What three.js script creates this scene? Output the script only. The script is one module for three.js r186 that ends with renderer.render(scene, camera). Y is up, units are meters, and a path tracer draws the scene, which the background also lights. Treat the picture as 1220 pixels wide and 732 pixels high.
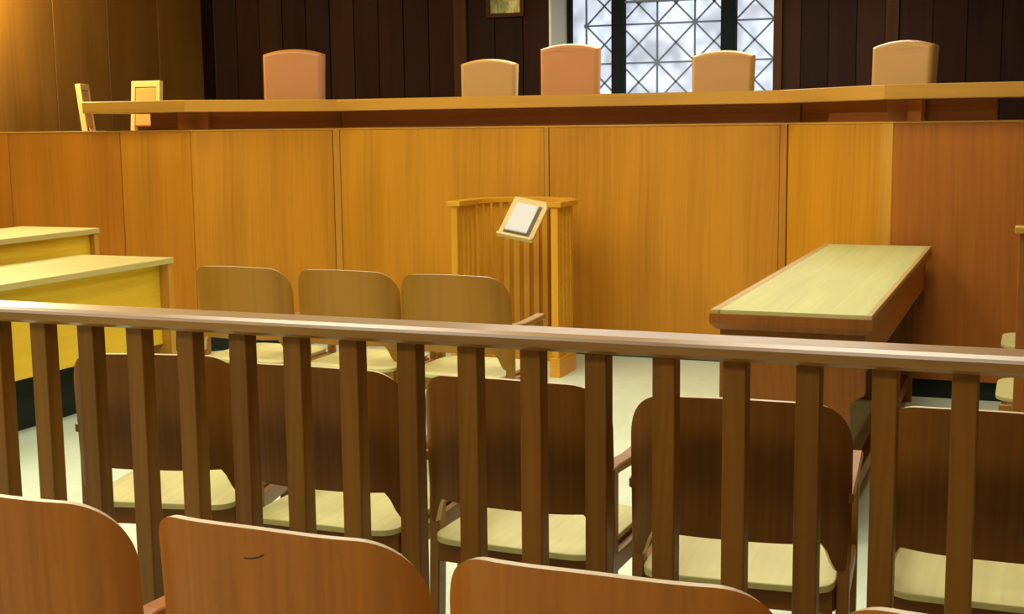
import * as THREE from 'three';
import { RoundedBoxGeometry } from 'three/addons/geometries/RoundedBoxGeometry.js';
import { mergeGeometries } from 'three/addons/utils/BufferGeometryUtils.js';
import { RectAreaLightUniformsLib } from 'three/addons/lights/RectAreaLightUniformsLib.js';

// ------------------------------------------------------------------ camera, sky, lights, exposure
const scene = new THREE.Scene();
const camera = new THREE.PerspectiveCamera(26.34, 1220 / 732, 0.05, 60);
camera.position.set(0, 1.45, 0);
camera.rotation.set(-0.13649, 0.37976, -0.011814, 'YXZ');
const renderer = new THREE.WebGLRenderer({ antialias: true });
renderer.toneMapping = THREE.LinearToneMapping;
renderer.toneMappingExposure = 1.58;
renderer.shadowMap.enabled = true;
RectAreaLightUniformsLib.init();
scene.background = new THREE.Color(0.80, 0.89, 1.0);      // overcast daylight outside the window
scene.backgroundIntensity = 0.88;

const CEIL = 3.7, XL = -7.2, XR = 1.46, ZB = -10.6, ZF = 3.2, MID = -2.87;
// flush ceiling panels of the court room: [x, z]
const PANELS = [];
for (const x of [-5.2, -2.87, -0.54]) for (const z of [-5.75, -3.1, 0.4]) PANELS.push([x, z]);
const ADDED_PENDANTS = [[-3.2, -9.2], [-1.6, -9.2]], PENDANT_Y = 2.8, PENDANT_W = 1.4, PENDANT_D = 0.3, PENDANT_NITS = 15;   // hung above the judges
const PANEL_W = 1.2, PANEL_D = 0.6, PANEL_NITS = 9.2, PANEL_COLOR = new THREE.Color(1.0, 0.95, 0.78);

// ------------------------------------------------------------------ helpers
let seed = 20240611;
const rnd = () => ((seed = (Math.imul(seed, 1664525) + 1013904223) >>> 0) / 4294967296);
const rr = (a, b) => a + (b - a) * rnd();
const used = new Map();
const numbered = (n) => { const k = used.get(n) ?? 0; used.set(n, k + 1); return k ? n + '_' + String(k).padStart(3, '0') : n; };

// uv in metres: v runs along the grain
function grainUV(g, grain = 'y') {
  if (g.index) g = g.toNonIndexed();
  const p = g.attributes.position, n = g.attributes.normal, uv = new Float32Array(p.count * 2);
  const ax = { x: 0, y: 1, z: 2 }[grain], ou = rr(0, 5), ov = rr(0, 5);
  for (let i = 0; i < p.count; i++) {
    const q = [p.getX(i), p.getY(i), p.getZ(i)], m = [Math.abs(n.getX(i)), Math.abs(n.getY(i)), Math.abs(n.getZ(i))];
    const d = m[0] > m[1] && m[0] > m[2] ? 0 : m[1] > m[2] ? 1 : 2;
    let a = [0, 1, 2].filter((k) => k !== d), v = ax;
    if (d === ax) v = a[1];
    const u = a.find((k) => k !== v);
    uv[2 * i] = q[u] + ou; uv[2 * i + 1] = q[v] + ov;
  }
  g.setAttribute('uv', new THREE.BufferAttribute(uv, 2));
  return g;
}
// box from two corners, edges rounded by r
function box(x0, x1, y0, y1, z0, z1, r = 0.003, grain = 'y') {
  const w = x1 - x0, h = y1 - y0, d = z1 - z0, lim = Math.min(w, h, d) / 2 - 1e-4;
  const g = r > 0 ? new RoundedBoxGeometry(w, h, d, 1, Math.min(r, lim)) : new THREE.BoxGeometry(w, h, d);
  g.translate((x0 + x1) / 2, (y0 + y1) / 2, (z0 + z1) / 2);
  return grainUV(g, grain);
}
const merge = (a) => mergeGeometries(a.map((g) => { g = g.index ? g.toNonIndexed() : g; for (const k of Object.keys(g.attributes)) if (!['position', 'normal', 'uv'].includes(k)) g.deleteAttribute(k); return g; }));
function part(name, g, m, parent) {
  const o = new THREE.Mesh(Array.isArray(g) ? merge(g) : g, m);
  o.name = name; o.castShadow = o.receiveShadow = true; parent.add(o); return o;
}
function thing(name, label, category, [x, y, z] = [0, 0, 0], turn = 0, group) {
  const o = new THREE.Group(); o.name = numbered(name); o.position.set(x, y, z); o.rotation.y = turn;
  o.userData = { label, category }; if (group) o.userData.group = group; scene.add(o); return o;
}
function struct(name, label, category) { const o = new THREE.Group(); o.name = name; o.userData = { kind: 'structure', label, category }; scene.add(o); return o; }
function copy(src, [x, y, z], turn, label, mat) {
  const o = src.clone(); o.name = numbered(src.name.replace(/_\d{3}$/, '')); o.position.set(x, y, z); o.rotation.y = turn;
  o.userData = { ...src.userData }; if (label) o.userData.label = label; if (mat) o.traverse((c) => { if (c.isMesh && mat.has(c.material)) c.material = mat.get(c.material); });
  scene.add(o); return o;
}

// ------------------------------------------------------------------ textures and materials
function pnoise(x, y, px, py, s) {
  const h = (i, j) => { let n = Math.imul(((i % px) + px) % px, 374761393) ^ Math.imul(((j % py) + py) % py, 668265263) ^ Math.imul(s, 974711); n = Math.imul(n ^ (n >>> 13), 1274126177); return ((n ^ (n >>> 16)) >>> 0) / 4294967296; };
  const i = Math.floor(x), j = Math.floor(y), f = x - i, g = y - j, u = f * f * (3 - 2 * f), v = g * g * (3 - 2 * g);
  return (h(i, j) * (1 - u) + h(i + 1, j) * u) * (1 - v) + (h(i, j + 1) * (1 - u) + h(i + 1, j + 1) * u) * v;
}
const toS = (c) => Math.round(255 * Math.min(1, Math.max(0, c <= 0.0031308 ? 12.92 * c : 1.055 * c ** (1 / 2.4) - 0.055)));
function texture(n, fn, repeat) {
  const d = new Uint8Array(n * n * 4);
  for (let j = 0; j < n; j++) for (let i = 0; i < n; i++) { const c = fn(i / n, j / n); d.set([toS(c[0]), toS(c[1]), toS(c[2]), 255], 4 * (j * n + i)); }
  const t = new THREE.DataTexture(d, n, n); t.wrapS = t.wrapT = THREE.RepeatWrapping; t.magFilter = THREE.LinearFilter; t.minFilter = THREE.LinearMipmapLinearFilter;
  t.generateMipmaps = true; t.colorSpace = THREE.SRGBColorSpace; t.repeat.set(...repeat); t.needsUpdate = true; return t;
}
function woodTexture(s, fine, coarse, wave) {
  return texture(512, (u, v) => {
    const w = u + wave * (pnoise(u * 3, v * 3, 3, 3, s + 9) - 0.5);
    const a = pnoise(w * 160, v * 6, 160, 6, s), b = pnoise(w * 48, v * 3, 48, 3, s + 1), c = pnoise(w * 9, v * 2, 9, 2, s + 2), d = pnoise(w * 3, v * 3, 3, 3, s + 3), p = pnoise(u * 256, v * 40, 256, 40, s + 4);
    const k = 0.86 + fine * (a - 0.5) + fine * 0.9 * (b - 0.5) + coarse * (c - 0.5) + coarse * (d - 0.5) - (p > 0.86 ? fine * 0.35 : 0);
    return [k, k * (0.93 + 0.08 * k), k * (0.86 + 0.16 * k)];
  }, [0.8, 0.5]);
}
const grainA = woodTexture(3, 0.13, 0.24, 0.018), grainB = woodTexture(40, 0.22, 0.34, 0.08), grainC = woodTexture(77, 0.08, 0.12, 0.03);
const std = (c, rough, map, extra = {}) => new THREE.MeshStandardMaterial({ color: new THREE.Color().setRGB(...c), roughness: rough, map: map ?? null, ...extra });
const matt = (c, rough, map) => new THREE.MeshPhysicalMaterial({ color: new THREE.Color().setRGB(...c), roughness: rough, map: map ?? null, specularIntensity: 0.25 });
const lac = (c, rough, map, cc = 0.5, ccr = 0.25) => new THREE.MeshPhysicalMaterial({ color: new THREE.Color().setRGB(...c), roughness: rough, map: map ?? null, clearcoat: cc, clearcoatRoughness: ccr, specularIntensity: 0.6 });
const M = {
  oak: [[0.57, 0.235, 0.007], [0.55, 0.215, 0.009], [0.58, 0.245, 0.007]].map((c) => lac(c, 0.5, grainA, 0.15, 0.4)),
  oakDeep: lac([0.42, 0.125, 0.007], 0.5, grainA, 0.15, 0.4),
  oakRed: lac([0.52, 0.185, 0.008], 0.5, grainA, 0.15, 0.4),
  oakEdge: lac([0.55, 0.265, 0.028], 0.45, grainA, 0.3, 0.35),
  fascia: std([0.48, 0.14, 0.008], 0.6, grainA),
  dark: [[0.026, 0.0085, 0.004], [0.020, 0.0065, 0.0035], [0.032, 0.011, 0.0045], [0.024, 0.007, 0.003]].map((c) => matt(c, 0.75, grainB)),
  darkStrip: matt([0.06, 0.02, 0.006], 0.7, grainB),
  wallOak: [[0.175, 0.074, 0.006], [0.155, 0.063, 0.005], [0.19, 0.081, 0.007]].map((c) => std(c, 0.5, grainA)),
  rail: new THREE.MeshPhysicalMaterial({ color: new THREE.Color().setRGB(0.31, 0.14, 0.012), roughness: 0.38, map: grainB, clearcoat: 1, clearcoatRoughness: 0.31 }),
  post: lac([0.225, 0.09, 0.005], 0.5, grainB, 0.12, 0.35),
  umber: lac([0.215, 0.076, 0.003], 0.48, grainB, 0.15, 0.35),  // darker brown tint, for the middle chair row only
  umberLeg: lac([0.28, 0.12, 0.018], 0.45, grainB, 0.3, 0.3),
  honey: lac([0.41, 0.118, 0.002], 0.5, grainB, 0.12, 0.35),
  olive: lac([0.36, 0.165, 0.014], 0.45, grainA, 0.3, 0.35),
  plyEdge: lac([0.56, 0.42, 0.26], 0.45, null, 0.6, 0.35),
  seat: lac([0.69, 0.63, 0.26], 0.5, grainC, 0.25, 0.35),
  laminate: std([0.58, 0.55, 0.21], 0.55, grainC),
  deskTop: lac([0.56, 0.46, 0.155], 0.5, grainC, 0.2, 0.4),
  deskFace: lac([0.82, 0.52, 0.025], 0.5, grainC, 0.15, 0.4),
  deskWood: lac([0.56, 0.27, 0.03], 0.5, grainA, 0.15, 0.4),
  tableWood: lac([0.27, 0.083, 0.005], 0.45, grainB, 0.25, 0.35),
  rim: lac([0.50, 0.31, 0.10], 0.5, grainA, 0.2, 0.4),
  // black-green painted skirting board with a crisp edge along the bench; desk plinths share the colour
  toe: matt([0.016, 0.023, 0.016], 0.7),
  under: std([0.03, 0.018, 0.010], 0.7),
  plaster: std([0.62, 0.58, 0.46], 0.85),
  ceiling: std([0.72, 0.69, 0.60], 0.9),
  standWood: lac([0.68, 0.32, 0.018], 0.48, grainA, 0.15, 0.4),
  tray: lac([0.80, 0.60, 0.24], 0.5, grainC, 0.2, 0.4),
  paper: std([0.66, 0.66, 0.68], 0.8),
  iron: matt([0.008, 0.011, 0.012], 0.8),
  lattice: matt([0.17, 0.22, 0.31], 0.7),
  palePine: lac([0.76, 0.52, 0.19], 0.5, grainC, 0.2, 0.4),
  clerkPad: std([0.55, 0.27, 0.06], 0.7),
  chrome: std([0.5, 0.5, 0.5], 0.3, null, { metalness: 1 }),
  blackPlastic: std([0.02, 0.02, 0.02], 0.5),
  glow: new THREE.MeshStandardMaterial({ color: 0x000000, emissive: PANEL_COLOR, emissiveIntensity: 3 }),
  glowWarm: new THREE.MeshStandardMaterial({ color: 0x000000, emissive: new THREE.Color(1, 0.80, 0.34), emissiveIntensity: 5 }),
  whitePaint: std([0.75, 0.75, 0.72], 0.5),
};
const leather = (c) => new THREE.MeshPhysicalMaterial({ color: new THREE.Color().setRGB(...c), roughness: 0.42, clearcoat: 0.25, clearcoatRoughness: 0.35 });
const floorMap = texture(512, (u, v) => {
  const k = 0.93 + 0.10 * (pnoise(u * 6, v * 6, 6, 6, 5) - 0.5) + 0.07 * (pnoise(u * 40, v * 40, 40, 40, 6) - 0.5) + 0.05 * (pnoise(u * 170, v * 170, 170, 170, 7) - 0.5);
  return [k, k, k * 0.985];
}, [0.4, 0.4]);
M.floor = lac([0.72, 0.83, 0.64], 0.45, floorMap, 0.25, 0.3);
const paneMap = texture(256, (u, v) => {
  const k = 0.86 + 0.34 * (pnoise(u * 7, v * 7, 7, 7, 61) - 0.5) + 0.24 * (pnoise(u * 23, v * 23, 23, 23, 62) - 0.5), w = pnoise(u * 5, v * 5, 5, 5, 63);
  return [k * (0.96 + 0.04 * w), k * 0.985, k];
}, [0.7, 0.7]);
M.pane = new THREE.MeshPhysicalMaterial({ color: 0xffffff, map: paneMap, roughness: 0.65, transmission: 0.95, thickness: 0 });

// ------------------------------------------------------------------ the room
{
  const f = struct('floor', 'pale greenish polished court room floor', 'floor');
  part('floor_slab', box(XL - 0.2, XR + 0.2, -0.15, 0, ZB - 0.6, ZF + 0.2, 0, 'z'), M.floor, f);
  const c = struct('ceiling', 'plain off-white ceiling above the court room', 'ceiling');
  part('ceiling_slab', box(XL - 0.2, XR + 0.2, CEIL, CEIL + 0.15, ZB - 0.6, ZF + 0.2, 0), M.ceiling, c);
  const wl = struct('wall_left', 'honey coloured wood panelled side wall left of the judges bench', 'wall');
  part('wall_core', box(XL - 0.2, XL - 0.03, 0, CEIL, ZB - 0.6, ZF + 0.2, 0), M.under, wl);
  const seams = [-10.6, -10.41, -9.75, -9.07, -8.42, -7.77, -7.12, -6.47, -5.6, -4.5, -3.4, -2.3, -1.2, -0.1, 1, 2.1, 3.2];
  for (let i = 0; i + 1 < seams.length; i++) {
    const m = i === 0 ? M.dark[1] : M.wallOak[(i * 2) % 3];
    part('panel', box(XL - 0.03, XL - (i === 0 ? 0.012 : 0), 0, CEIL, seams[i] + 0.003, seams[i + 1] - 0.003, 0.003), m, wl);
  }
  const wr = struct('wall_right', 'wood panelled side wall right of the judges bench', 'wall');
  part('wall_core', box(XR, XR + 0.2, 0, CEIL, ZB - 0.6, ZF + 0.2, 0), M.wallOak[1], wr);
  const wf = struct('wall_front', 'plain plastered wall behind the public seats', 'wall');
  part('wall_core', box(XL - 0.2, XR + 0.2, 0, CEIL, ZF, ZF + 0.2, 0), M.plaster, wf);

  // back wall with the window opening
  const WX0 = -3.845, WX1 = -1.973, WY0 = 1.15, WY1 = 3.3, ZG = -11.02;
  const wb = struct('wall_back', 'dark reddish brown wood panelled wall behind the judges chairs', 'wall');
  part('wall_core', [box(XL - 0.2, WX0 - 0.02, 0, CEIL, ZB - 0.6, ZB - 0.03, 0), box(WX1 + 0.02, XR + 0.2, 0, CEIL, ZB - 0.6, ZB - 0.03, 0), box(WX0 - 0.02, WX1 + 0.02, 0, WY0 - 0.02, ZB - 0.6, ZB - 0.03, 0), box(WX0 - 0.02, WX1 + 0.02, WY1 + 0.02, CEIL, ZB - 0.6, ZB - 0.03, 0)], M.under, wb);
  const boards = (x0, x1, n, y0, y1) => { for (let i = 0; i < n; i++) { const a = x0 + (x1 - x0) * i / n, b = x0 + (x1 - x0) * (i + 1) / n, k = Math.floor(rr(0, 4)); part('panel', box(a + 0.004, b - 0.004, y0, y1, ZB - 0.03, ZB - rr(0, 0.006), 0.004), M.dark[k], wb); } };
  boards(XL, -4.74, 10, 0, CEIL); boards(-4.62, WX0, 3, 0, CEIL); boards(WX0, WX1, 7, 0, WY0); boards(WX0, WX1, 7, WY1, CEIL);
  boards(WX1, -1.12, 4, 0, CEIL); boards(-1.02, XR, 10, 0, CEIL);
  part('panel', box(-4.74, -4.62, 0, CEIL, ZB - 0.03, ZB + 0.022, 0.006), M.darkStrip, wb);
  part('panel', box(-1.12, -1.02, 0, CEIL, ZB - 0.03, ZB + 0.018, 0.006), M.darkStrip, wb);
  part('panel', box(WX1 - 0.0, WX1 + 0.07, WY0, WY1, ZB - 0.005, ZB + 0.03, 0.006), M.darkStrip, wb);
  // pale window reveal
  const tr = struct('trim_1', 'pale stone window reveal', 'window reveal');
  part('jamb', box(WX0 - 0.02, WX0, WY0, WY1, ZG - 0.05, ZB + 0.004, 0.002), M.plaster, tr);
  part('jamb', box(WX1, WX1 + 0.02, WY0, WY1, ZG - 0.05, ZB - 0.006, 0.002), M.plaster, tr);
  part('sill', box(WX0 - 0.02, WX1 + 0.02, WY0 - 0.02, WY0, ZG - 0.05, ZB + 0.03, 0.002), M.plaster, tr);
  part('lintel', box(WX0 - 0.02, WX1 + 0.02, WY1, WY1 + 0.02, ZG - 0.05, ZB, 0.002), M.plaster, tr);

  const w = struct('window_1', 'tall frosted window with black mullions and a grey star lattice', 'window');
  const bar = (n, x0, x1, y0, y1, dz = 0.05, m = M.iron) => part(n, box(x0, x1, y0, y1, ZG - dz / 2, ZG + dz / 2, 0.004), m, w);
  // mullion centres from the picture: 737 and 868, outer frame at 679
  const xm1 = [-3.437, -3.325], xm2 = [-2.487, -2.362];
  bar('frame', WX0, WX0 + 0.045, WY0, WY1); bar('frame', WX1 - 0.05, WX1, WY0, WY1); bar('frame', WX0, WX1, WY0, WY0 + 0.05); bar('frame', WX0, WX1, WY1 - 0.05, WY1);
  bar('mullion', xm1[0], xm1[1], WY0, WY1, 0.08); bar('mullion', xm2[0], xm2[1], WY0, WY1, 0.08);
  bar('transom', xm1[1], xm2[0], 2.485, 2.505, 0.05, M.lattice);
  const cols = [[WX0 + 0.045, xm1[0]], [xm1[1], xm2[0]], [xm2[1], WX1 - 0.05]];
  for (const [a, b] of cols) part('pane', box(a - 0.01, b + 0.01, WY0 + 0.03, WY1 - 0.03, ZG - 0.066, ZG - 0.06, 0), M.pane, w);
  // star lattice: verticals, horizontals and both diagonals, a rosette on each crossing
  const P = 0.327, Y0 = 1.654, zl = ZG - 0.035, t = 0.0075;
  const rod = (x0, y0, x1, y1, r) => { const L = Math.hypot(x1 - x0, y1 - y0), g = new THREE.BoxGeometry(L, 2 * r, 0.012); g.rotateZ(Math.atan2(y1 - y0, x1 - x0)); g.translate((x0 + x1) / 2, (y0 + y1) / 2, zl); return g; };
  const clip = (x0, y0, x1, y1, a, b) => { // clip a rod to a column and to the window's height
    let t0 = 0, t1 = 1; const dx = x1 - x0, dy = y1 - y0;
    for (const [p, q] of [[-dx, x0 - a], [dx, b - x0], [-dy, y0 - WY0 - 0.04], [dy, WY1 - 0.04 - y0]]) { if (Math.abs(p) < 1e-9) { if (q < 0) return null; } else { const r = q / p; if (p < 0) t0 = Math.max(t0, r); else t1 = Math.min(t1, r); } }
    return t1 - t0 > 1e-3 ? [x0 + dx * t0, y0 + dy * t0, x0 + dx * t1, y0 + dy * t1] : null;
  };
  const phases = [[-3.685, true], [-3.050, false], [-2.380, false]];
  cols.forEach(([a, b], k) => {
    const lo = phases[k][1] ? phases[k][0] : a;
    for (let i = -4; i <= 4; i++) {
      const x = phases[k][0] + i * P;
      if (x >= lo - 1e-6 && x < b) part('lattice_bar', rod(x, WY0 + 0.04, x, WY1 - 0.04, t), M.lattice, w);
      if (i === 0) for (let j = -1; j <= 5; j++) { const c = clip(lo, Y0 + j * P, b, Y0 + j * P, lo, b); if (c) part('lattice_bar', rod(...c, t), M.lattice, w); }
      for (let j = -2; j <= 5; j++) {
        const y = Y0 + j * P;
        for (const c of [clip(x, y, x + P, y + P, lo, b), clip(x, y + P, x + P, y, lo, b)]) if (c) part('lattice_bar', rod(...c, t * 0.9), M.lattice, w);
        if (x >= lo - 1e-6 && x < b && y > WY0 && y < WY1) { const g = new THREE.CylinderGeometry(0.02, 0.02, 0.018, 10); g.rotateX(Math.PI / 2); g.translate(x, y, zl); part('rosette', g, M.lattice, w); }
      }
    }
  });
  // raised floor of the judges
  const pf = struct('floor_platform', 'raised floor behind the judges bench', 'platform');
  part('platform_slab', box(XL, XR, 0, 0.88, ZB, -8.0, 0), M.under, pf);
  part('platform_slab', box(XL, -5.3, 0, 0.88, -8.0, -7.45, 0), M.under, pf);
  part('platform_slab', box(-0.44, XR, 0, 0.88, -8.0, -7.45, 0), M.under, pf);
}
// ceiling lights
PANELS.forEach(([x, z]) => {
  const o = thing('ceiling_light', 'flat rectangular warm light panel set under the ceiling', 'ceiling light', [x, CEIL, z], 0, 'ceiling light panels');
  const w = PANEL_W / 2, d = PANEL_D / 2;
  part('frame', [box(-w - 0.03, w + 0.03, -0.05, 0, -d - 0.03, -d, 0), box(-w - 0.03, w + 0.03, -0.05, 0, d, d + 0.03, 0), box(-w - 0.03, -w, -0.05, 0, -d, d, 0), box(w, w + 0.03, -0.05, 0, -d, d, 0)], M.whitePaint, o);
  part('diffuser', box(-w, w, -0.04, -0.01, -d, d, 0), M.glow, o);
  const l = new THREE.RectAreaLight(PANEL_COLOR, PANEL_NITS, PANEL_W, PANEL_D);
  l.position.set(0, -0.055, 0); l.rotation.x = -Math.PI / 2; o.add(l);
});
ADDED_PENDANTS.forEach(([x, z]) => {
  const o = thing('added_pendant_light', 'slim pendant light panel hung on two rods above the judges chairs', 'pendant light', [x, CEIL, z], 0, 'pendant lights above the judges'), y = PENDANT_Y - CEIL, w = PENDANT_W / 2, d = PENDANT_D / 2;
  for (const s of [-1, 1]) part('rod', box(s * 0.5 - 0.006, s * 0.5 + 0.006, y + 0.05, 0, -0.006, 0.006, 0), M.whitePaint, o);
  part('housing', box(-w - 0.01, w + 0.01, y + 0.015, y + 0.06, -d - 0.01, d + 0.01, 0.004), M.whitePaint, o);
  part('diffuser', box(-w, w, y, y + 0.015, -d, d, 0), M.glow, o);
  const l = new THREE.RectAreaLight(PANEL_COLOR, PENDANT_NITS, PENDANT_W, PENDANT_D); l.position.set(0, y - 0.01, 0); l.rotation.x = -Math.PI / 2; o.add(l);
});
{ // sconce whose light falls on the side wall
  const o = thing('wall_sconce', 'warm wall sconce on the honey panelled side wall', 'wall lamp', [XL, 2.72, -7.3]);
  part('back_plate', box(0, 0.02, -0.12, 0.12, -0.06, 0.06, 0.004), M.chrome, o);
  part('arm', box(0.02, 0.28, -0.012, 0.012, -0.012, 0.012, 0.003), M.chrome, o);
  const b = new THREE.SphereGeometry(0.09, 24, 16); b.translate(0.36, 0, 0); part('globe', b, M.glowWarm, o);
  const l = new THREE.PointLight(new THREE.Color(1, 0.80, 0.34), 10, 0, 2); l.position.set(0.36, 0, 0); l.shadow.radius = 4; l.castShadow = true; o.add(l);
}

// ------------------------------------------------------------------ judges bench
{
  const o = thing('judges_bench', 'long honey oak judges bench with angled wings and a ledge top', 'bench');
  const zc = -7.85, H = 1.455, a = [MID - 1.5, zc], b = [MID + 1.5, zc], c = [MID - 2.2, -7.15], d = [MID + 2.17, -7.15], pl = [XL + 0.005, -7.15], prr = [XR - 0.005, -7.15];
  // a flat piece standing along the line p-q: s0..s1 along it, its front face off metres before the line
  const along = (p, q, s0, s1, y0, y1, off, th, grain = 'y', r = 0.003) => {
    const dx = q[0] - p[0], dz = q[1] - p[1], L = Math.hypot(dx, dz), g = box(s0, s1, y0, y1, off - th, off, r, grain);
    g.rotateY(-Math.atan2(dz, dx)); g.translate(p[0], 0, p[1]); return g;
  };
  const len = (p, q) => Math.hypot(q[0] - p[0], q[1] - p[1]);
  const panel = (p, q, f0, f1, m) => { const L = len(p, q); part('front_panel', along(p, q, L * f0 + 0.003, L * f1 - 0.003, 0.1, H - 0.012, 0, 0.03), m, o); };
  const strip = (p, q, s0, s1, m = M.oakEdge) => part('stile', along(p, q, s0, s1, 0.1, H - 0.012, 0.006, 0.03), m, o);
  const Lw = len(pl, c), La = len(c, a), Lb = len(b, d), Lr = len(d, prr);
  panel(pl, c, 0, 0.30, M.oakRed); panel(pl, c, 0.30, 0.74, M.oakRed); panel(pl, c, 0.74, 1, M.oak[1]);
  panel(c, a, 0, 0.955, M.oak[0]); strip(c, a, La * 0.955, La);
  panel(a, b, 0, 0.49, M.oak[2]); strip(a, b, 1.47, 1.5); panel(a, b, 0.5, 0.985, M.oak[0]); strip(a, b, 2.955, 2.997, M.oak[1]);
  panel(b, d, 0, 0.9, M.oak[2]); strip(b, d, Lb * 0.9, Lb);
  panel(d, prr, 0, 0.5, M.oakDeep); panel(d, prr, 0.5, 1, M.oakDeep);
  for (const [p, q] of [[pl, c], [c, a], [a, b], [b, d], [d, prr]]) {
    const L = len(p, q);
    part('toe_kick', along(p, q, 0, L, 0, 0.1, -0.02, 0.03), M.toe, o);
    part('cap', along(p, q, 0, L, H - 0.012, H, 0.004, 0.06, 'x', 0.002), M.oakEdge, o);
  }
  // set-back fascia between the panels and the ledge
  const F = (p, q, s0, s1) => part('fascia', along(p, q, s0, s1, H, 1.567, -0.13, 0.03, 'x'), M.fascia, o);
  F(pl, c, Lw - 0.40, Lw + 0.05); F(c, a, -0.05, La + 0.05); F(a, b, -0.05, 3.05); F(b, d, -0.05, Lb + 0.05); F(d, prr, -0.05, 0.50);
  // ledge: five boards mitred into one another
  const off = 0.10, y0 = 1.567, y1 = 1.643, D = 0.62;
  const slab = (pts, grain, turn) => {
    const s = new THREE.Shape(pts.map(([x, z]) => new THREE.Vector2(x, -z)));
    let g = new THREE.ExtrudeGeometry(s, { depth: y1 - y0 - 0.008, bevelEnabled: true, bevelThickness: 0.004, bevelSize: 0.004, bevelOffset: -0.004, bevelSegments: 1 });
    g.rotateX(-Math.PI / 2); g.translate(0, y0 + 0.004, 0); g.rotateY(turn); g = grainUV(g, 'x'); g.rotateY(-turn); return part('ledge', g, M.oakEdge, o);
  };
  const ex = 0.285 * off, k = D * 0.41; // mitre run at 135 degrees
  const zC = zc + off, zW = -7.15 + off, ax = MID - 1.5 + 0.041, bx = MID + 1.5 - 0.041, cx = MID - 2.2 + 0.041, dx = MID + 2.17 - 0.041;
  slab([[ax, zC], [bx, zC], [bx + k, zC - D], [ax - k, zC - D]], 'x', 0);
  slab([[cx, zW], [ax, zC], [ax - k, zC - D], [cx - k, zW - D]], 'x', -0.785);
  slab([[bx, zC], [dx, zW], [dx + k, zW - D], [bx + k, zC - D]], 'x', 0.785);
  slab([[-5.83, zW], [cx, zW], [cx - k, zW - D], [-5.83, zW - D]], 'x', 0);
  slab([[dx, zW], [0.12, zW], [0.12, zW - D], [dx + k, zW - D]], 'x', 0);
}

// ------------------------------------------------------------------ bar rail
{
  const o = thing('bar_railing', 'dark wooden bar railing with square posts and a shiny handrail', 'railing');
  const x0 = -3.95, x1 = 1.3, zf = -2.365, zb = -2.462, top = 1.05, s = new THREE.Shape();
  // section of the handrail (z, y)
  [[zb + 0.006, top], [zf - 0.012, top], [zf - 0.003, top - 0.006], [zf, top - 0.012], [zf, top - 0.028], [zf - 0.012, top - 0.036], [zb + 0.012, top - 0.036], [zb, top - 0.026], [zb, top - 0.006]].forEach(([z, y], i) => (i ? s.lineTo(-z, y) : s.moveTo(-z, y)));
  let g = new THREE.ExtrudeGeometry(s, { depth: x1 - x0, bevelEnabled: false }); g.rotateY(Math.PI / 2); g.translate(x0, 0, 0); g = grainUV(g, 'x');
  part('handrail', g, M.rail, o);
  const pg = [0, 1, 2].map(() => box(-0.0225, 0.0225, 0.1, top - 0.035, -0.0225, 0.0225, 0.004));
  for (let i = -9; i <= 27; i++) { const p = part('post', pg[(i + 9) % 3], M.post, o); p.position.set(-0.1013 - 0.1362 * i, 0, -2.415); }
  part('bottom_rail', box(x0, x1, 0, 0.1, -2.45, -2.38, 0.005, 'x'), M.post, o);
}

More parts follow.
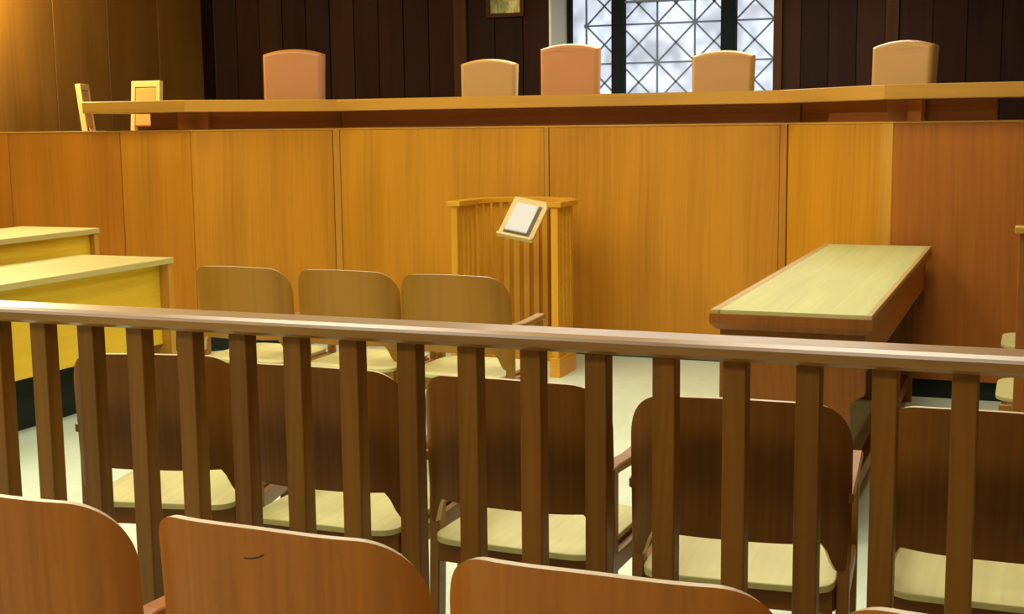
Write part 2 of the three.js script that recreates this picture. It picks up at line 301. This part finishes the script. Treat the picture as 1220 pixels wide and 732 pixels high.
// ------------------------------------------------------------------ plywood armchairs
// bent plywood back: convex towards the rear, rounded top corners, two tabs at the bottom
function shellBack() {
  const S = 0.265, TOP = 0.865, th = 0.012, N = 22, NV = 10, PM = 0.98;
  // plan curve: nearly flat in the middle, curled forwards towards both edges
  const plan = [[0, 0, 0]]; { let x = 0, z = 0; const n = 200; for (let i = 1; i <= n; i++) { const p = PM * ((i - 0.5) / n) ** 2; x += S / n * Math.cos(p); z -= S / n * Math.sin(p); plan.push([x, z, PM * (i / n) ** 2]); } }
  const at = (t) => { const k = Math.abs(t) * 200, i = Math.min(199, Math.floor(k)), f = k - i, a = plan[i], b = plan[i + 1]; return [Math.sign(t) * (a[0] + (b[0] - a[0]) * f), a[1] + (b[1] - a[1]) * f, Math.sign(t) * (a[2] + (b[2] - a[2]) * f)]; };
  const top = (t) => { const e = Math.max(0, (Math.abs(t) - 0.60) / 0.40); return TOP - 0.014 * t * t - 0.105 * (1 - Math.sqrt(Math.max(0, 1 - e * e))); };
  const bot = (t) => { const e = Math.min(1, Math.max(0, (Math.abs(t) - 0.70) / 0.16)), r = Math.max(0, (Math.abs(t) - 0.94) / 0.06); return 0.545 - 0.07 * e * e * (3 - 2 * e) + 0.016 * (1 - Math.sqrt(Math.max(0, 1 - r * r))); };
  const nrm = (t) => { const p = at(t)[2]; return new THREE.Vector3(Math.sin(p), -0.06, Math.cos(p)).normalize(); };
  const P = (t, k, side) => { const y = bot(t) + (top(t) - bot(t)) * k, [x, z] = at(t); return new THREE.Vector3(x, y, 0.225 + z + (y - 0.5) * 0.06).addScaledVector(nrm(t), side * th / 2); };
  const ts = []; for (let i = 0; i <= 2 * N; i++) ts.push(Math.sin((-1 + i / N) * Math.PI / 2));
  const make = () => ({ pos: [], nor: [], uv: [] });
  const quad = (o, pts, n, uvs) => { for (const i of [0, 1, 2, 0, 2, 3]) { const p = pts[i], m = n[i]; o.pos.push(p.x, p.y, p.z); o.nor.push(m.x, m.y, m.z); o.uv.push(...uvs[i]); } };
  const geo = (o) => { const g = new THREE.BufferGeometry(); g.setAttribute('position', new THREE.Float32BufferAttribute(o.pos, 3)); g.setAttribute('normal', new THREE.Float32BufferAttribute(o.nor, 3)); g.setAttribute('uv', new THREE.Float32BufferAttribute(o.uv, 2)); return g; };
  const face = make(), edge = make();
  const flat = (pts, ref) => { const n = new THREE.Vector3().subVectors(pts[2], pts[0]).cross(new THREE.Vector3().subVectors(pts[3], pts[1])).normalize(); if (n.dot(ref) < 0) { pts.reverse(); n.negate(); } return [n, n, n, n]; };
  for (let i = 0; i < ts.length - 1; i++) {
    const a = ts[i], b = ts[i + 1];
    for (let j = 0; j < NV; j++) { const k0 = j / NV, k1 = (j + 1) / NV; for (const s of [1, -1]) { let pts = [P(a, k0, s), P(b, k0, s), P(b, k1, s), P(a, k1, s)], n = [nrm(a), nrm(b), nrm(b), nrm(a)].map((v) => v.multiplyScalar(s)); if (s < 0) { pts.reverse(); n.reverse(); } quad(face, pts, n, pts.map((p) => [p.x, p.y])); } }
    for (const [k, up] of [[1, 1], [0, -1]]) { const pts = [P(a, k, 1), P(b, k, 1), P(b, k, -1), P(a, k, -1)]; const n = flat(pts, new THREE.Vector3((a + b) * 0.5 * 0.9, up, 0)); quad(edge, pts, n, pts.map((p) => [p.y, p.x])); }
  }
  for (const t of [-1, 1]) { const pts = [P(t, 0, 1), P(t, 0, -1), P(t, 1, -1), P(t, 1, 1)], n = flat(pts, new THREE.Vector3(t, 0, 0)); quad(edge, pts, n, pts.map((p) => [p.y, p.x])); }
  return [geo(face), geo(edge)];
}
function seatPlate(w, z0, z1, rf, rb, y, th) {
  const s = new THREE.Shape(), a = w / 2; // shape y = -z
  s.moveTo(-a, -z1 + rb); s.quadraticCurveTo(-a, -z1, -a + rb, -z1); s.lineTo(a - rb, -z1); s.quadraticCurveTo(a, -z1, a, -z1 + rb); s.lineTo(a, -z0 - rf); s.quadraticCurveTo(a, -z0, a - rf, -z0); s.lineTo(-a + rf, -z0); s.quadraticCurveTo(-a, -z0, -a, -z0 - rf); s.closePath();
  let g = new THREE.ExtrudeGeometry(s, { depth: th - 0.006, bevelEnabled: true, bevelThickness: 0.003, bevelSize: 0.003, bevelOffset: -0.003, bevelSegments: 2, curveSegments: 8 });
  g.rotateX(-Math.PI / 2); g.translate(0, y - th + 0.003, 0); return grainUV(g, 'z');
}
function plankXZ(pts, w, th, m, name, parent, x) { // a bar bent in the side plane: pts of (z, y)
  const s = new THREE.Shape(); const up = pts, dn = pts.map(([z, y]) => [z, y - th]).reverse();
  [...up, ...dn].forEach(([z, y], i) => (i ? s.lineTo(-z, y) : s.moveTo(-z, y)));
  let g = new THREE.ExtrudeGeometry(s, { depth: w - 0.006, bevelEnabled: true, bevelThickness: 0.003, bevelSize: 0.003, bevelOffset: -0.003, bevelSegments: 1 }); g.rotateY(Math.PI / 2); g.translate(x - w / 2 + 0.003, 0, 0);
  return part(name, grainUV(g, 'z'), m, parent);
}
function makeChair(name, label, group, back, leg, arms) {
  const o = thing(name, label, 'chair', [0, 0, 0], 0, group);
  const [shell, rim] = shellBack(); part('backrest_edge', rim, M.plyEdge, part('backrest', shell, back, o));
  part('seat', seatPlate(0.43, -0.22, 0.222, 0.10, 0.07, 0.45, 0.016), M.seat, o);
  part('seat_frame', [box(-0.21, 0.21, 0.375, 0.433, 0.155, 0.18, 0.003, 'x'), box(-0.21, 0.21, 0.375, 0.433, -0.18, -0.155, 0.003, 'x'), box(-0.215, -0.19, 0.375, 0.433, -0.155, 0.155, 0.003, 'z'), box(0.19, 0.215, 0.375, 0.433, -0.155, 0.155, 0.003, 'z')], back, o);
  for (const s of [-1, 1]) {
    const x = s * 0.230, yT = arms ? 0.632 : 0.60;
    const sh = new THREE.Shape(); [[0.145, 0], [0.185, 0], [0.160, 0.42], [0.155, yT], [0.117, yT], [0.118, 0.42]].forEach(([z, y], i) => (i ? sh.lineTo(-z, y) : sh.moveTo(-z, y)));
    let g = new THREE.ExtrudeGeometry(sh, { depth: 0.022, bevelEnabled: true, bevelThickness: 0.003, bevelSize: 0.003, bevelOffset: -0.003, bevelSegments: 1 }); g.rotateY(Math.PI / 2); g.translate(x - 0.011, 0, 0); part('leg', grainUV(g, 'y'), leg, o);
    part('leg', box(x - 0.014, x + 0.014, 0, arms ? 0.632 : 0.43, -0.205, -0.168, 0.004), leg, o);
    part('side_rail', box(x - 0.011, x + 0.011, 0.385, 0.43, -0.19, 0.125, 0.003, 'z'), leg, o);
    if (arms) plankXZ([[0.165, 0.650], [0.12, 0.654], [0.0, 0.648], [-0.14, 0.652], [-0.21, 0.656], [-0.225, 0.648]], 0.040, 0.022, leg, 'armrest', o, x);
  }
  return o;
}
const chairD = makeChair('plywood_armchair', 'dark walnut armchair behind the bar railing, first of its row from the court desks', 'dark plywood armchairs in the row behind the bar railing', M.umber, M.umberLeg, true);
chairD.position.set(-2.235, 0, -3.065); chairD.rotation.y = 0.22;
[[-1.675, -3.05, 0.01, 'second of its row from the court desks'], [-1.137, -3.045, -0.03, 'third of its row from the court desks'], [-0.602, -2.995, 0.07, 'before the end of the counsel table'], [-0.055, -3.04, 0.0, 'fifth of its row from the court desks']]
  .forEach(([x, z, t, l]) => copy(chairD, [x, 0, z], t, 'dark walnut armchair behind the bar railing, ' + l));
const toHoney = new Map([[M.umber, M.honey], [M.umberLeg, M.honey]]), toOlive = new Map([[M.umber, M.olive], [M.umberLeg, M.olive]]);
[[-1.59, -1.865, 0, 'first of its row from the court desks'], [-1.046, -1.855, -0.03, 'with a short scratch on its back'], [-0.525, -1.835, 0, 'right beside the scratched one'], [0.012, -1.825, 0, 'only its top edge showing']]
  .forEach(([x, z, t, l]) => {
    const c = copy(chairD, [x, 0, z], t, 'honey brown armchair outside the bar railing, ' + l, toHoney); c.userData.group = 'honey brown public row chairs';
    if (l.includes('scratch on')) { const y = 0.823, zs = (yy, xx) => 0.225 + (yy - 0.5) * 0.06 + 0.0062 - 1.0 * Math.abs(xx) ** 3; const pts = [[-0.022, -0.006], [-0.01, -0.005], [0.004, -0.0015], [0.014, 0.004]].map(([dx, dy]) => new THREE.Vector3(dx, y + dy, zs(y + dy, dx))); part('scratch', new THREE.TubeGeometry(new THREE.CatmullRomCurve3(pts), 12, 0.0011, 5), M.under, c); }
  });
[[-3.216, -5.05, 'closest to the court desks'], [-2.695, -5.045, 'the middle one'], [-2.183, -5.01, 'closest to the counsel table']]
  .forEach(([x, z, l]) => { copy(chairD, [x, 0, z], 0, 'olive brown armchair in the three before the witness stand, ' + l, toOlive).userData.group = 'short row before the witness stand'; });
{
  const s = makeChair('plywood_side_chair', 'armless chair with round pale seat beside the counsel table, closest to the railing', 'chairs along the side of the counsel table', M.olive, M.olive, false);
  s.position.set(0.11, 0, -5.23); s.rotation.y = Math.PI / 2;
  copy(s, [0.11, 0, -5.82], Math.PI / 2, 'armless chair with round pale seat beside the counsel table, the middle one'); copy(s, [0.10, 0, -6.42], Math.PI / 2, 'armless chair with round pale seat beside the counsel table, closest to the bench');
}

// ------------------------------------------------------------------ counsel table
{
  const o = thing('counsel_table', 'long narrow counsel table with pale yellow writing surface and brown wood rim', 'table');
  const x0 = -1.036, x1 = -0.486, z0 = -7.085, z1 = -4.44, h = 0.8;
  const s = new THREE.Shape([[x0, z0], [x1, z0], [x1, z1], [x0, z1]].map(([x, z]) => new THREE.Vector2(x, -z)));
  let g = new THREE.ExtrudeGeometry(s, { depth: 0.012, bevelEnabled: true, bevelThickness: 0.022, bevelSize: 0.022, bevelOffset: -0.022, bevelSegments: 1 });
  // splayed edge: keep the upper edge full, draw the lower edge in
  g.rotateX(-Math.PI / 2); g.translate(0, h - 0.034, 0);
  const p = g.attributes.position; for (let i = 0; i < p.count; i++) if (p.getY(i) > h - 0.03) { const cx = (x0 + x1) / 2, cz = (z0 + z1) / 2; p.setX(i, cx + Math.sign(p.getX(i) - cx) * (x1 - x0) / 2); p.setZ(i, cz + Math.sign(p.getZ(i) - cz) * (z1 - z0) / 2); }
  g.computeVertexNormals();
  part('tabletop', grainUV(g, 'z'), M.tableWood, o);
  const e = 0.026; part('writing_surface', box(x0 + e + 0.006, x1 - e + 0.006, h - 0.01, h + 0.0135, z0 + e, z1 - 0.012, 0.001, 'z'), M.laminate, o);
  const rimT = h + 0.014;
  part('rim', box(x0 + 0.002, x0 + e + 0.006, h - 0.004, rimT, z0 + 0.002, z1 - 0.004, 0.002, 'z'), M.rim, o);
  part('rim', box(x1 - e + 0.006, x1 - 0.002, h - 0.004, rimT, z0 + 0.002, z1 - 0.004, 0.002, 'z'), M.rim, o);
  part('rim', box(x0 + e + 0.006, x1 - e + 0.006, h - 0.004, rimT, z0 + 0.002, z0 + e, 0.002, 'x'), M.rim, o);
  // stepped end panels
  const endPanel = (za, zb) => {
    const q = [[x0 + 0.025, 0], [x1 - 0.075, 0], [x1 - 0.075, 0.50], [x1 - 0.028, 0.53], [x1 - 0.028, h - 0.04], [x0 + 0.025, h - 0.04]], sh = new THREE.Shape(q.map(([x, y]) => new THREE.Vector2(x, y)));
    const gg = new THREE.ExtrudeGeometry(sh, { depth: zb - za, bevelEnabled: false }); gg.translate(0, 0, za); return part('end_panel', grainUV(gg, 'y'), M.tableWood, o);
  };
  endPanel(-4.545, -4.50); endPanel(-7.05, -7.005);
  part('apron', box(x1 - 0.055, x1 - 0.03, 0.60, h - 0.04, -7.005, -4.545, 0.003, 'z'), M.oakDeep, o);
  part('modesty_panel', box(x0 + 0.03, x0 + 0.055, 0.12, h - 0.04, -7.005, -4.545, 0.003, 'z'), M.tableWood, o);
  part('foot_rail', box(x1 - 0.13, x1 - 0.09, 0.08, 0.14, -7.005, -4.545, 0.003, 'z'), M.tableWood, o);
}

// ------------------------------------------------------------------ desks on the left
function desk(label, x0, x1, z0, z1, h, over, face0) {
  const o = thing('court_desk', label, 'desk');
  part('desktop', box(x0, x1, h - 0.032, h, z0, z1, 0.004, 'z'), M.deskTop, o);
  part('end_panel', box(x0 + 0.02, x1 - 0.006, 0, h - 0.032, z0 + 0.004, z0 + 0.045, 0.004), M.deskWood, o);
  part('end_panel', box(x0 + 0.02, x1 - 0.006, 0, h - 0.032, z1 - 0.045, z1 - 0.004, 0.004), M.deskWood, o);
  part('front_panel', box(x1 - over - 0.025, x1 - over, face0, h - 0.032, z0 + 0.045, z1 - 0.045, 0.003, 'z'), M.deskFace, o);
  part('plinth', box(x0 + 0.06, x1 - over - 0.16, 0, face0 + 0.02, z0 + 0.045, z1 - 0.045, 0, 'z'), M.toe, o);  // near-black block under the desk front, set back
  part('back_panel', box(x0 + 0.02, x0 + 0.045, face0, h - 0.032, z0 + 0.045, z1 - 0.045, 0, 'z'), M.deskWood, o);
  return o;
}
desk('low pale topped court desk with yellow front beside the oak bench', -4.99, -4.36, -5.95, -3.3, 0.765, 0.065, 0.29);
desk('taller pale topped court desk standing behind the lower desk', -5.62, -5.05, -6.2, -3.3, 0.895, 0.04, 0.2);

// ------------------------------------------------------------------ witness stand with its book
{
  const o = thing('witness_stand', 'curved slatted oak witness stand with a flat rail and sloping book rest', 'witness stand', [MID, 0, -7.3]);
  const R = 0.315, path = []; // open towards the public: from the near left end round the far side to the near right end
  for (let i = 0; i <= 4; i++) path.push([-R, 0.24 - 0.06 * i]);
  for (let i = 1; i < 20; i++) { const a = Math.PI * i / 20; path.push([-R * Math.cos(a), -R * Math.sin(a)]); }
  for (let i = 0; i <= 4; i++) path.push([R, 0.06 * i]);
  const band = (w, y0, y1) => { // a ribbon of width w that follows the path
    const s = new THREE.Shape(), out = [], inn = [];
    path.forEach(([x, z], i) => { const a = path[Math.max(0, i - 1)], b = path[Math.min(path.length - 1, i + 1)], dx = b[0] - a[0], dz = b[1] - a[1], L = Math.hypot(dx, dz), nx = dz / L, nz = -dx / L; out.push([x + nx * w / 2, z + nz * w / 2]); inn.push([x - nx * w / 2, z - nz * w / 2]); });
    [...out, ...inn.reverse()].forEach(([x, z], i) => (i ? s.lineTo(x, -z) : s.moveTo(x, -z)));
    const g = new THREE.ExtrudeGeometry(s, { depth: y1 - y0, bevelEnabled: true, bevelThickness: 0.003, bevelSize: 0.003, bevelOffset: -0.003, bevelSegments: 1 }); g.rotateX(-Math.PI / 2); g.translate(0, y0, 0); return grainUV(g, 'x');
  };
  part('top_rail', band(0.085, 0.992, 1.016), M.standWood, o);
  part('base_rail', band(0.06, 0, 0.11), M.standWood, o);
  // slats set at even steps along the path
  const seg = []; let T = 0; for (let i = 1; i < path.length; i++) { const l = Math.hypot(path[i][0] - path[i - 1][0], path[i][1] - path[i - 1][1]); seg.push([T, l]); T += l; }
  const sg = box(-0.019, 0.019, 0.11, 0.99, -0.012, 0.012, 0.004);
  const NS = 23;
  for (let i = 0; i < NS; i++) {
    const s = 0.03 + (T - 0.06) * i / (NS - 1); let k = seg.findIndex(([t, l]) => s <= t + l + 1e-9); const f = (s - seg[k][0]) / seg[k][1], a = path[k], b = path[k + 1];
    const end = i === 0 || i === NS - 1;
    const m = part(end ? 'end_post' : 'slat', end ? box(-0.021, 0.021, 0, 0.99, -0.021, 0.021, 0.004) : sg, M.standWood, o);
    m.position.set(a[0] + (b[0] - a[0]) * f, 0, a[1] + (b[1] - a[1]) * f); m.rotation.y = -Math.atan2(b[1] - a[1], b[0] - a[0]);
  }
  // sloping book rest hung on the rail
  const t = new THREE.Group(); t.name = 'book_rest'; o.add(t); const tilt = new THREE.Quaternion().setFromRotationMatrix(new THREE.Matrix4().makeBasis(new THREE.Vector3(0.9849, -0.1612, 0.0627), new THREE.Vector3(0.0567, 0.6437, 0.7632), new THREE.Vector3(-0.1634, -0.7481, 0.6431)));
  t.position.set(0.0529, 0.9009, 0.0450); t.quaternion.copy(tilt);
  part('rest_board', box(-0.115, 0.115, -0.012, 0.010, -0.15, 0.14, 0.004, 'x'), M.tray, t);
  part('rest_lip', box(-0.115, 0.115, 0.010, 0.026, 0.122, 0.14, 0.003, 'x'), M.tray, t);
  part('rest_arm', box(0.0, 0.03, 0.955, 0.992, -0.10, 0.10, 0.003, 'z').translate(0.2, 0, -0.16), M.standWood, o);
  // the book that lies on it
  const bk = thing('book', 'white paged book with dark edge lying on the sloping rest of the witness stand', 'book', [MID + 0.0529, 0.9009, -7.2550]);
  bk.quaternion.copy(tilt);
  part('cover', box(-0.085, 0.085, 0.0105, 0.016, -0.105, 0.115, 0.002), std([0.16, 0.13, 0.09], 0.6), bk);
  part('pages', box(-0.075, 0.072, 0.016, 0.034, -0.096, 0.105, 0.004), M.paper, bk);
}

// ------------------------------------------------------------------ partition at the right edge
{
  const o = thing('wood_partition', 'tall brown wooden partition end with a flat cap near the round pale seats', 'partition');
  part('panel', box(-0.042, 0.55, 0, 1.10, -4.44, -4.40, 0.004), M.tableWood, o);
  part('cap', box(-0.056, 0.57, 1.10, 1.122, -4.455, -4.385, 0.004, 'x'), M.deskWood, o);
}

// ------------------------------------------------------------------ judges chairs
function judgeChair(label, pos, turn, w, top, c) {
  const o = thing('judge_chair', label, 'chair', [pos[0], 0.88, pos[1]], turn), m = leather(c), h = top - 0.88, a = w / 2, s = new THREE.Shape(), b = 0.5;
  s.moveTo(-a + 0.01, b); s.lineTo(a - 0.01, b); s.lineTo(a, h - 0.035); s.quadraticCurveTo(a * 0.55, h, 0, h); s.quadraticCurveTo(-a * 0.55, h, -a, h - 0.035); s.closePath();
  const g = new THREE.ExtrudeGeometry(s, { depth: 0.05, bevelEnabled: true, bevelThickness: 0.035, bevelSize: 0.03, bevelOffset: -0.03, bevelSegments: 5, curveSegments: 14 });
  g.translate(0, 0, -0.025); g.translate(0, -h, 0); g.rotateX(-0.06); g.translate(0, h, -0.24); part('backrest', g, m, o);
  part('seat', new RoundedBoxGeometry(0.44, 0.1, 0.48, 3, 0.04).translate(0, 0.46, 0.03), m, o);
  for (const x of [-1, 1]) { const ar = part('armrest', new RoundedBoxGeometry(0.05, 0.035, 0.34, 2, 0.012).translate(x * 0.24, 0.66, 0.0), M.blackPlastic, o); part('armrest_post', box(x * 0.24 - 0.015, x * 0.24 + 0.015, 0.44, 0.65, -0.03, 0.03, 0.004), M.blackPlastic, ar); }
  const st = new THREE.CylinderGeometry(0.03, 0.03, 0.36, 14); st.translate(0, 0.24, 0); part('column', st, M.chrome, o);
  const feet = []; for (let i = 0; i < 5; i++) { const f = box(-0.025, 0.025, 0.0, 0.06, 0, 0.3, 0.006); f.rotateY(i * Math.PI * 0.4); feet.push(f); } part('base', feet, M.blackPlastic, o);
  return o;
}
judgeChair('pinkish tan leather judge chair above the angled left end of the bench', [-4.97, -8.15], 0.2, 0.45, 2.02, [0.40, 0.165, 0.040]);
judgeChair('low camel leather judge chair against dark panelling beneath the small picture', [-3.62, -8.55], 0.15, 0.41, 1.928, [0.54, 0.30, 0.07]);
judgeChair('tallest rust tan leather judge chair, in front of the left pane of the window', [-3.02, -8.55], 0.1, 0.42, 2.015, [0.56, 0.225, 0.05]);
judgeChair('golden tan leather judge chair in front of the right window mullion', [-1.955, -8.55], 0.05, 0.415, 1.935, [0.56, 0.29, 0.06]);
judgeChair('camel leather judge chair turned sideways before the dark panelling right of window', [-0.86, -8.2], -0.4, 0.40, 1.94, [0.54, 0.29, 0.075]);

// clerk chairs
function clerkChair(label, pos, turn) {
  const o = thing('clerk_chair', label, 'chair', [pos[0], 0.88, pos[1]], turn);
  for (const x of [-1, 1]) { const g = box(x * 0.108 - 0.018, x * 0.108 + 0.018, 0, 0.93, -0.02, 0.02, 0.004); g.translate(0, -0.45, 0); g.rotateX(-0.1); g.translate(0, 0.45, -0.2); part('leg', g, M.palePine, o); part('leg', box(x * 0.19 - 0.02, x * 0.19 + 0.02, 0, 0.44, 0.16, 0.2, 0.004), M.palePine, o); }
  const r = box(-0.124, 0.124, 0.886, 0.932, -0.021, 0.021, 0.004, 'x'); r.translate(0, -0.45, 0); r.rotateX(-0.1); r.translate(0, 0.45, -0.2); part('top_rail', r, M.palePine, o);
  const p = new RoundedBoxGeometry(0.18, 0.28, 0.035, 2, 0.012); p.translate(0, 0.745 - 0.45, 0); p.rotateX(-0.1); p.translate(0, 0.45, -0.2); part('back_pad', p, M.clerkPad, o);
  part('seat', new RoundedBoxGeometry(0.42, 0.05, 0.42, 2, 0.015).translate(0, 0.46, 0), M.clerkPad, o);
  part('seat_frame', box(-0.2, 0.2, 0.39, 0.435, -0.18, 0.2, 0.003, 'x'), M.palePine, o);
}
clerkChair('pale wood clerk chair with brown padded back behind the bench ledge', [-6.02, -7.75], 0.0);
clerkChair('pale wood clerk chair turned edge on beside the end of the bench ledge', [-6.57, -8.33], 2.0);

// picture on the dark wall
{
  const o = thing('framed_picture', 'small framed picture with pale and green paint on dark panelling', 'picture', [-4.255, 2.375, ZB + 0.004]);
  const w = 0.172, h = 0.46; part('frame', [box(-w, w, 0, 0.035, 0, 0.025, 0.003, 'x'), box(-w, w, h - 0.035, h, 0, 0.025, 0.003, 'x'), box(-w, -w + 0.035, 0.035, h - 0.035, 0, 0.025, 0.003), box(w - 0.035, w, 0.035, h - 0.035, 0, 0.025, 0.003)], M.darkStrip, o);
  const t = texture(128, (u, v) => { const n = pnoise(u * 6, v * 6, 6, 6, 81), k = pnoise(u * 20, v * 14, 20, 14, 82), g = u < 0.5 ? 1 : 0, b = 0.55 + 0.5 * (k - 0.5); const left = [0.20 + 0.22 * n, 0.22 + 0.2 * n, 0.10], right = [0.62, 0.55, 0.22]; const m = Math.min(1, Math.max(0, (u - 0.45 + 0.15 * (n - 0.5)) * 8)); return [0, 1, 2].map((i) => (left[i] * (1 - m) + right[i] * m) * b * 1.6); }, [1, 1]);
  const c = new THREE.BoxGeometry(2 * w - 0.066, h - 0.066, 0.01); c.translate(0, h / 2, 0.008); part('canvas', c, std([0.8, 0.8, 0.8], 0.7, t), o);
}

renderer.render(scene, camera);
